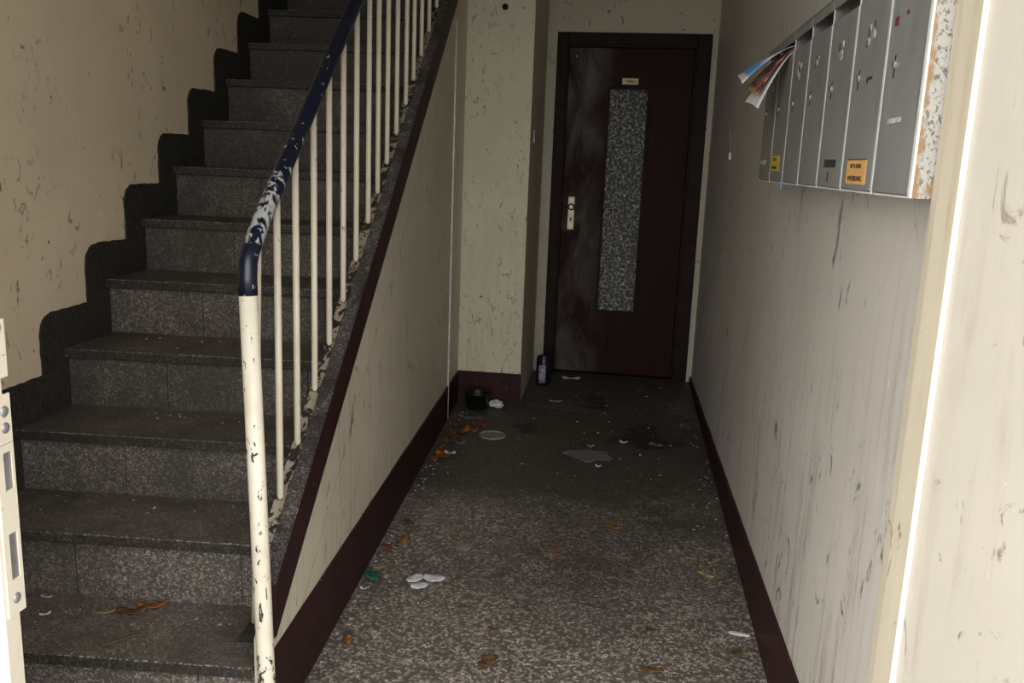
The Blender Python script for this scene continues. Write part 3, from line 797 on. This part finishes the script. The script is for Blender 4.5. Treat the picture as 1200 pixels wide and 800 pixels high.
# ------------------------------------------------------------------ can, pot and litter in the far corner
cx, cy = -.366, 5.085
can = empty('drink_can', (cx, cy, 0)); tag(can, 'dark blue can with a pale label standing by the door frame', 'can')
b = BM(); lathe(b, [(0, .004), (.030, .004), (.034, 0.), (.0435, .012), (.0435, .155), (.041, .163), (.0375, .168), (.0385, .172), (.037, .173), (.0355, .168), (0, .168)], (cx, cy, 0), 36)
obj('can_body', b, m_canblue, can, True)
b = BM(); 
rr = .0438; a0, a1 = math.radians(-125), math.radians(-68)
vs = []
for i in range(13):
    a = a0 + (a1 - a0) * i / 12
    vs.append([b.verts.new((cx + r_ * math.cos(a), cy + r_ * math.sin(a), z)) for r_, z in ((rr, .018), (rr, .125), (rr - .0012, .125), (rr - .0012, .018))])
for a, c in zip(vs, vs[1:]):
    for i in range(4): b.faces.new((a[i], a[(i + 1) % 4], c[(i + 1) % 4], c[i]))
b.faces.new(vs[0]); b.faces.new(vs[-1][::-1])
obj('can_label', b, m_canlabel, can, True)
b = BM(); box(b, cx - .010, cx + .010, cy - .016, cy + .012, .168, .1705, .001); obj('pull_tab', b, m_steel, can)

px_, py_ = -.668, 4.478
b = BM(); lathe(b, [(0, 0), (.052, 0), (.056, .006), (.063, .078), (.069, .080), (.070, .092), (.066, .093), (.060, .080), (.053, .012), (0, .010)], (px_, py_, 0), 40)
pot = obj('plant_pot', b, m_pot, None, True, loc=(px_, py_, 0)); tag(pot, 'small empty blackish plastic pot at the foot of the pillar', 'pot')

def leaf(name, x, y, size, mat, label, cat='leaf', group=None, z=0., asp=.55, curl=.25, rot=None, seed=None, notch=.12, lift=.002):
    """a curled sheet with an irregular outline and real thickness"""
    rn = random.Random(seed if seed is not None else R.random())
    n, mr = 18, 4; a0 = rn.uniform(0, 6.28) if rot is None else rot
    b = BM(); rad = [size * .5 * (1 + rn.uniform(-notch, notch)) for _ in range(n)]
    k1, k2 = rn.uniform(-1, 1), rn.uniform(.3, 1)
    rings = []
    for q in range(mr + 1):
        row = []
        for i in range(n if q else 1):
            a = 2 * math.pi * i / n; r = rad[i] * q / mr
            u, v = r * math.cos(a), r * math.sin(a) * asp
            h = curl * size * (k2 * (u / (size * .5)) ** 2 + .5 * k1 * (v / (size * .5)) ** 2 / asp + .25 * math.sin(3 * a + k1) * (q / mr))
            row.append((u * math.cos(a0) - v * math.sin(a0), u * math.sin(a0) + v * math.cos(a0), h))
        rings.append(row)
    mn = min(p[2] for r in rings for p in r)
    def V(p, d): return b.verts.new((x + p[0], y + p[1], z + p[2] - mn + d))
    for d, flip in ((0.0, True), (.0016, False)):
        rv = [[V(p, d) for p in r] for r in rings]
        for q in range(mr):
            for i in range(n):
                j = (i + 1) % n
                f = (rv[0][0], rv[1][i], rv[1][j]) if q == 0 else (rv[q][i], rv[q + 1][i], rv[q + 1][j], rv[q][j])
                b.faces.new(f[::-1] if flip else f)
        if flip: low = rv[-1]
    hi = rv[-1]
    for i in range(n):
        j = (i + 1) % n; b.faces.new((low[i], low[j], hi[j], hi[i]))
    o = obj(name, b, mat, None, True, loc=(x, y, z)); return tag(o, label, cat, group)

def crumple(name, x, y, size, h, mat, label, cat, z=0., seed=1, asp=.7, rot=0.):
    b = BM(); bmesh.ops.create_icosphere(b, subdivisions=3, radius=1.)
    for v in b.verts:
        p = v.co.copy(); d = 1 + .45 * mnoise.noise(p * 1.9 + Vector((seed * 3.3, 0, 0))) + .22 * mnoise.noise(p * 4.5 + Vector((0, seed, 0)))
        v.co = Vector((p.x * size * .5 * d, p.y * size * .5 * asp * d, p.z * h * .5 * d))
    b.transform(Matrix.Rotation(rot, 4, 'Z')); mn = min(v.co.z for v in b.verts)
    b.transform(Matrix.Translation((x, y, z - mn)))
    o = obj(name, b, mat, None, False, loc=(x, y, z)); return tag(o, label, cat)

# by the pillar and door
crumple('paper_scrap', -.571, 4.50, .075, .040, m_tissue, 'crumpled white tissue on the floor beside the black pot', 'tissue', seed=2)
leaf('paper_scrap', -.205, 5.26, .115, m_tissue, 'creased grey-white paper lying in front of the dark door', 'paper', asp=.42, curl=.16, rot=.25, seed=4)
leaf('leaf', -.053, 4.975, .08, m_leaf_b, 'flat reddish brown leaf scrap out in front of the dark door', 'leaf', asp=.5, curl=.1, rot=.1, seed=6)
leaf('paper_scrap', -.262, 4.718, .075, m_card, 'flat beige paper shred in front of the drink can', 'paper', asp=.3, curl=.06, rot=.1, seed=8)
# flattened cup lid
t = empty('cup_lid', (-.520, 4.01, 0)); tag(t, 'round flattened pale plastic lid on the floor beyond the leaf heap', 'lid')
b = BM(); ring = [(-.520 + .062 * math.cos(2 * math.pi * k / 32), 4.012 + .062 * math.sin(2 * math.pi * k / 32), .005) for k in range(33)]
tube(b, ring, .005, 8, False); bmesh.ops.remove_doubles(b, verts=b.verts[:], dist=1e-4); obj('rim', b, m_disc, t, True)
b = BM(); lathe(b, [(0, .001), (.060, .001), (.060, .004), (0, .004)], (-.520, 4.012, 0), 32); obj('lid_disc', b, m_disc, t)
# clear plastic sheet
leaf('plastic_bag', -.058, 3.825, .20, m_clear, 'flat crumpled sheet of clear plastic on the dark floor', 'plastic sheet', asp=.85, curl=.03, rot=.1, seed=11, notch=.28)
leaf('leaf', -.045, 3.962, .038, m_leaf_y, 'small yellowish scrap at the edge of the clear plastic sheet', 'leaf', asp=.7, curl=.2, rot=.3, seed=12)
leaf('paper_scrap', .108, 4.055, .042, m_tissue, 'small bright white scrap right of the clear plastic sheet', 'paper', asp=.6, curl=.2, rot=-.3, seed=13)
leaf('foil_scrap', .262, 4.06, .07, m_clear, 'torn greyish foil scrap near the right wall', 'foil', asp=.6, curl=.1, rot=-.3, seed=14, notch=.3)
leaf('paper_scrap', -.005, 3.69, .028, m_tissue, 'tiny white scrap in front of the clear plastic sheet', 'paper', asp=.7, curl=.2, seed=15)
# heap of leaves against the side wall
heap = [(-.690, 3.655, .085, m_leaf_o), (-.664, 4.03, .085, m_leaf_o), (-.715, 3.74, .055, m_leaf_o), (-.700, 3.86, .06, m_leaf_b), (-.717, 3.99, .06, m_leaf_b), (-.705, 4.13, .07, m_leaf_b),
        (-.640, 4.14, .06, m_leaf_r), (-.590, 4.16, .06, m_leaf_r), (-.665, 3.92, .05, m_leaf_b), (-.62, 4.07, .05, m_leaf_o)]
rh = random.Random(5)
for _ in range(14):
    yy = rh.uniform(3.6, 4.2); heap.append((xl_(yy) + .04 + abs(rh.gauss(0, .045)), yy, rh.uniform(.022, .042), rh.choice([m_leaf_b, m_leaf_b, m_leaf_r, m_leaf_o])))
for i, (x, y, s, mt) in enumerate(heap):
    leaf('leaf', x, y, s, mt, 'curled dead leaf in the orange-brown heap under the white cable', 'leaf', 'dead leaves heaped by the stair wall', asp=.65, curl=.32, seed=20 + i)
leaf('paper_scrap', -.668, 3.70, .05, m_tissue, 'white paper scrap resting among the near leaves of the heap', 'paper', asp=.6, curl=.3, seed=31, z=.004)
leaf('foil_scrap', -.648, 3.86, .045, m_clear, 'shiny grey wrapper scrap among the leaf heap', 'wrapper', asp=.6, curl=.3, seed=32)
leaf('foil_scrap', -.655, 4.28, .10, m_clear, 'dull grey wrapper lying before the black pot', 'wrapper', asp=.5, curl=.1, seed=33, rot=.2)
# second litter patch along the side wall
leaf('leaf', -.672, 2.92, .05, m_leaf_b, 'dark reddish leaf farthest up the small litter patch by the baseboard', 'leaf', asp=.6, curl=.3, seed=41)
leaf('leaf', -.660, 2.755, .06, m_leaf_o, 'rusty curled leaf in the small litter patch by the baseboard', 'leaf', asp=.6, curl=.3, seed=42)
leaf('foil_scrap', -.690, 2.83, .035, m_clear, 'shiny wrapper bit in the small litter patch by the baseboard', 'wrapper', asp=.6, curl=.3, seed=43)
leaf('paper_scrap', -.697, 2.70, .040, m_leaf_r, 'pinkish torn scrap against the maroon baseboard', 'paper', asp=.8, curl=.35, seed=44)
leaf('leaf', -.685, 2.56, .045, m_leaf_y, 'slim pale yellow leaf beside the maroon baseboard', 'leaf', asp=.3, curl=.12, rot=.3, seed=45)
crumple('foil_scrap', -.685, 2.478, .052, .022, m_green, 'crumpled dark green foil near the maroon baseboard', 'foil', seed=5)
leaf('paper_scrap', -.690, 2.41, .03, m_card, 'pale curled scrap just below the green foil', 'paper', asp=.4, curl=.3, rot=.2, seed=46)
for i, (x, y, s) in enumerate(((-.607, 2.952, .056), (-.439, 2.766, .045))):
    b = BM(); lathe(b, [(0, .0005), (s / 2, .0005), (s / 2, .0025), (0, .0022)], (x, y, 0), 26)
    tag(obj('flat_disc', b, m_disc, None, loc=(x, y, 0)), ['thin greyish round disc beside the small litter patch', 'small pale round disc in the middle of the floor'][i], 'disc')
tp = empty('tissue', (-.530, 2.50, 0)); tag(tp, 'white three-lobed tissue lying flat on the floor', 'tissue')
for x, y, s, rt in ((-.556, 2.505, .062, 1.0), (-.497, 2.520, .068, -.1), (-.532, 2.462, .056, .3)):
    q = leaf('lobe', x, y, s, m_tissue, None, None, asp=.7, curl=.10, rot=rt, seed=int(s * 1e3))
    q.parent = tp; q.location = Vector(q.location) - Vector(tp.location)
leaf('leaf', -.263, 2.085, .058, m_leaf_b, 'ragged brown leaf at the near edge of the floor', 'leaf', asp=.7, curl=.12, rot=1.3, seed=51, notch=.35)
leaf('leaf', -.270, 2.25, .03, m_leaf_b, 'tiny brown flake behind the ragged near leaf', 'leaf', asp=.6, curl=.15, seed=52)
leaf('leaf', -.134, 2.801, .055, m_leaf_o, 'slim orange leaf pointing along the corridor in mid floor', 'leaf', asp=.25, curl=.12, rot=2.0, seed=53)
leaf('leaf', .062, 3.038, .058, m_leaf_o, 'orange leaf with a pale tip in the floor right of centre', 'leaf', asp=.4, curl=.15, rot=-.3, seed=54)
leaf('leaf', .369, 2.715, .058, m_leaf_y, 'pale straw coloured leaf near the right baseboard', 'leaf', asp=.36, curl=.1, rot=-.6, seed=55)
leaf('leaf', .168, 2.125, .06, m_leaf_b, 'flat brown leaf at the bottom centre-right of the floor', 'leaf', asp=.4, curl=.1, rot=-.1, seed=56)
leaf('leaf', .175, 2.33, .03, m_leaf_b, 'small brown flake just behind the flat brown leaf', 'leaf', asp=.7, curl=.1, seed=57)
leaf('leaf', .405, 2.25, .035, m_leaf_b, 'small brown flake by the right baseboard', 'leaf', asp=.7, curl=.1, seed=58)
leaf('leaf', -.655, 2.12, .032, m_leaf_o, 'small ochre leaf bit in the near left corner of the floor', 'leaf', asp=.8, curl=.2, seed=59)
b = BM(); plan(b, [(.396, 2.356), (.402, 2.349), (.452, 2.342), (.457, 2.347), (.452, 2.354), (.404, 2.364)], .0005, .005, .001)
tag(obj('wooden_stick', b, m_tissue, None, loc=(.43, 2.355, 0)), 'short flat white stick lying by the right baseboard', 'stick')

# on the lowest step
z1 = step_z(0) + .0005
leaf('leaf', -1.128, 1.872, .075, m_leaf_b, 'curled brown dead leaf on the lowest step', 'leaf', z=z1, asp=.45, curl=.22, rot=.35, seed=61)
leaf('leaf', -1.095, 1.905, .06, m_leaf_o, 'darker leaf half behind the brown leaf on the lowest step', 'leaf', z=z1, asp=.5, curl=.2, rot=.2, seed=62)
b = BM(); tube(b, [(-1.112, 1.715, z1 + .003), (-1.085, 1.745, z1 + .004), (-1.06, 1.768, z1 + .006), (-1.025, 1.785, z1 + .004)], [.003, .0022, .002, .0016], 8)
tag(obj('twig', b, m_twig, None, True, loc=(-1.07, 1.75, z1)), 'thin dry twig near the edge of the lowest step', 'twig')
leaf('leaf', -1.19, 1.86, .05, m_leaf_y, 'pale narrow leaf beside the brown leaf on the lowest step', 'leaf', z=z1, asp=.2, curl=.08, rot=.5, seed=63)
leaf('paper_scrap', -1.285, 1.945, .02, m_tissue, 'bright white fleck at the back of the lowest step', 'paper', z=z1, asp=.7, curl=.2, seed=64)
leaf('paper_scrap', -1.325, 1.825, .026, m_tissue, 'white fleck near the left end of the lowest step', 'paper', z=z1, asp=.4, curl=.2, rot=.7, seed=65)
leaf('paper_scrap', -1.375, 1.905, .03, m_card, 'pale flake by the wall end of the lowest step', 'paper', z=z1, asp=.4, curl=.15, rot=.1, seed=66)

# loose crumbs nobody could count
b = BM(); rn = random.Random(11)
avoid = [(o.location.x, o.location.y, max(o.dimensions.x, o.dimensions.y) * .5 + .012) for o in bpy.data.objects if o.parent is None and o.type == 'MESH' and 'category' in o and o.location.z < .4 and max(o.dimensions) < .3] + [(cx, cy, .06), (-.52, 4.01, .08), (-.53, 2.5, .07)]
def crumb(x, y, z, s):
    if any(math.hypot(x - p, y - q) < d for p, q, d in avoid): return
    a = rn.uniform(0, 6.28); c, d = math.cos(a) * s, math.sin(a) * s; q = rn.uniform(.3, .7)
    hexa(b, [(x - c, y - d, z), (x + d * q, y - c * q, z), (x + c, y + d, z), (x - d * q, y + c * q, z),
             (x - c * .8, y - d * .8, z + s * .5), (x + d * q * .8, y - c * q * .8, z + s * .5), (x + c * .8, y + d * .8, z + s * .6), (x - d * q * .8, y + c * q * .8, z + s * .5)])
for _ in range(150):
    y = rn.uniform(2.0, 4.4); crumb(xl_(y) + .015 + abs(rn.gauss(0, .05)), y, 0.0003, rn.uniform(.002, .007))
for _ in range(50): crumb(rn.uniform(-.4, .4), rn.uniform(3.2, 5.3), .0003, rn.uniform(.003, .008))
for _ in range(60):
    y = rn.uniform(2.4, 4.6); crumb(xr_(y) - .02 - abs(rn.gauss(0, .05)), y, .0003, rn.uniform(.002, .006))
for _ in range(50): crumb(rn.uniform(-.6, .4), rn.uniform(2., 3.5), .0003, rn.uniform(.002, .005))
for i in range(4):
    for _ in range(16): 
        x = rn.uniform(-1.5, -.85); crumb(x, step_y(i, x) + GO - abs(rn.gauss(0, .05)) - .02, step_z(i) + .0003, rn.uniform(.002, .006))
o = obj('debris', b, m_crumb); tag(o, 'pale crumbs and grit strewn over the floor and lower steps', 'debris', kind='stuff')
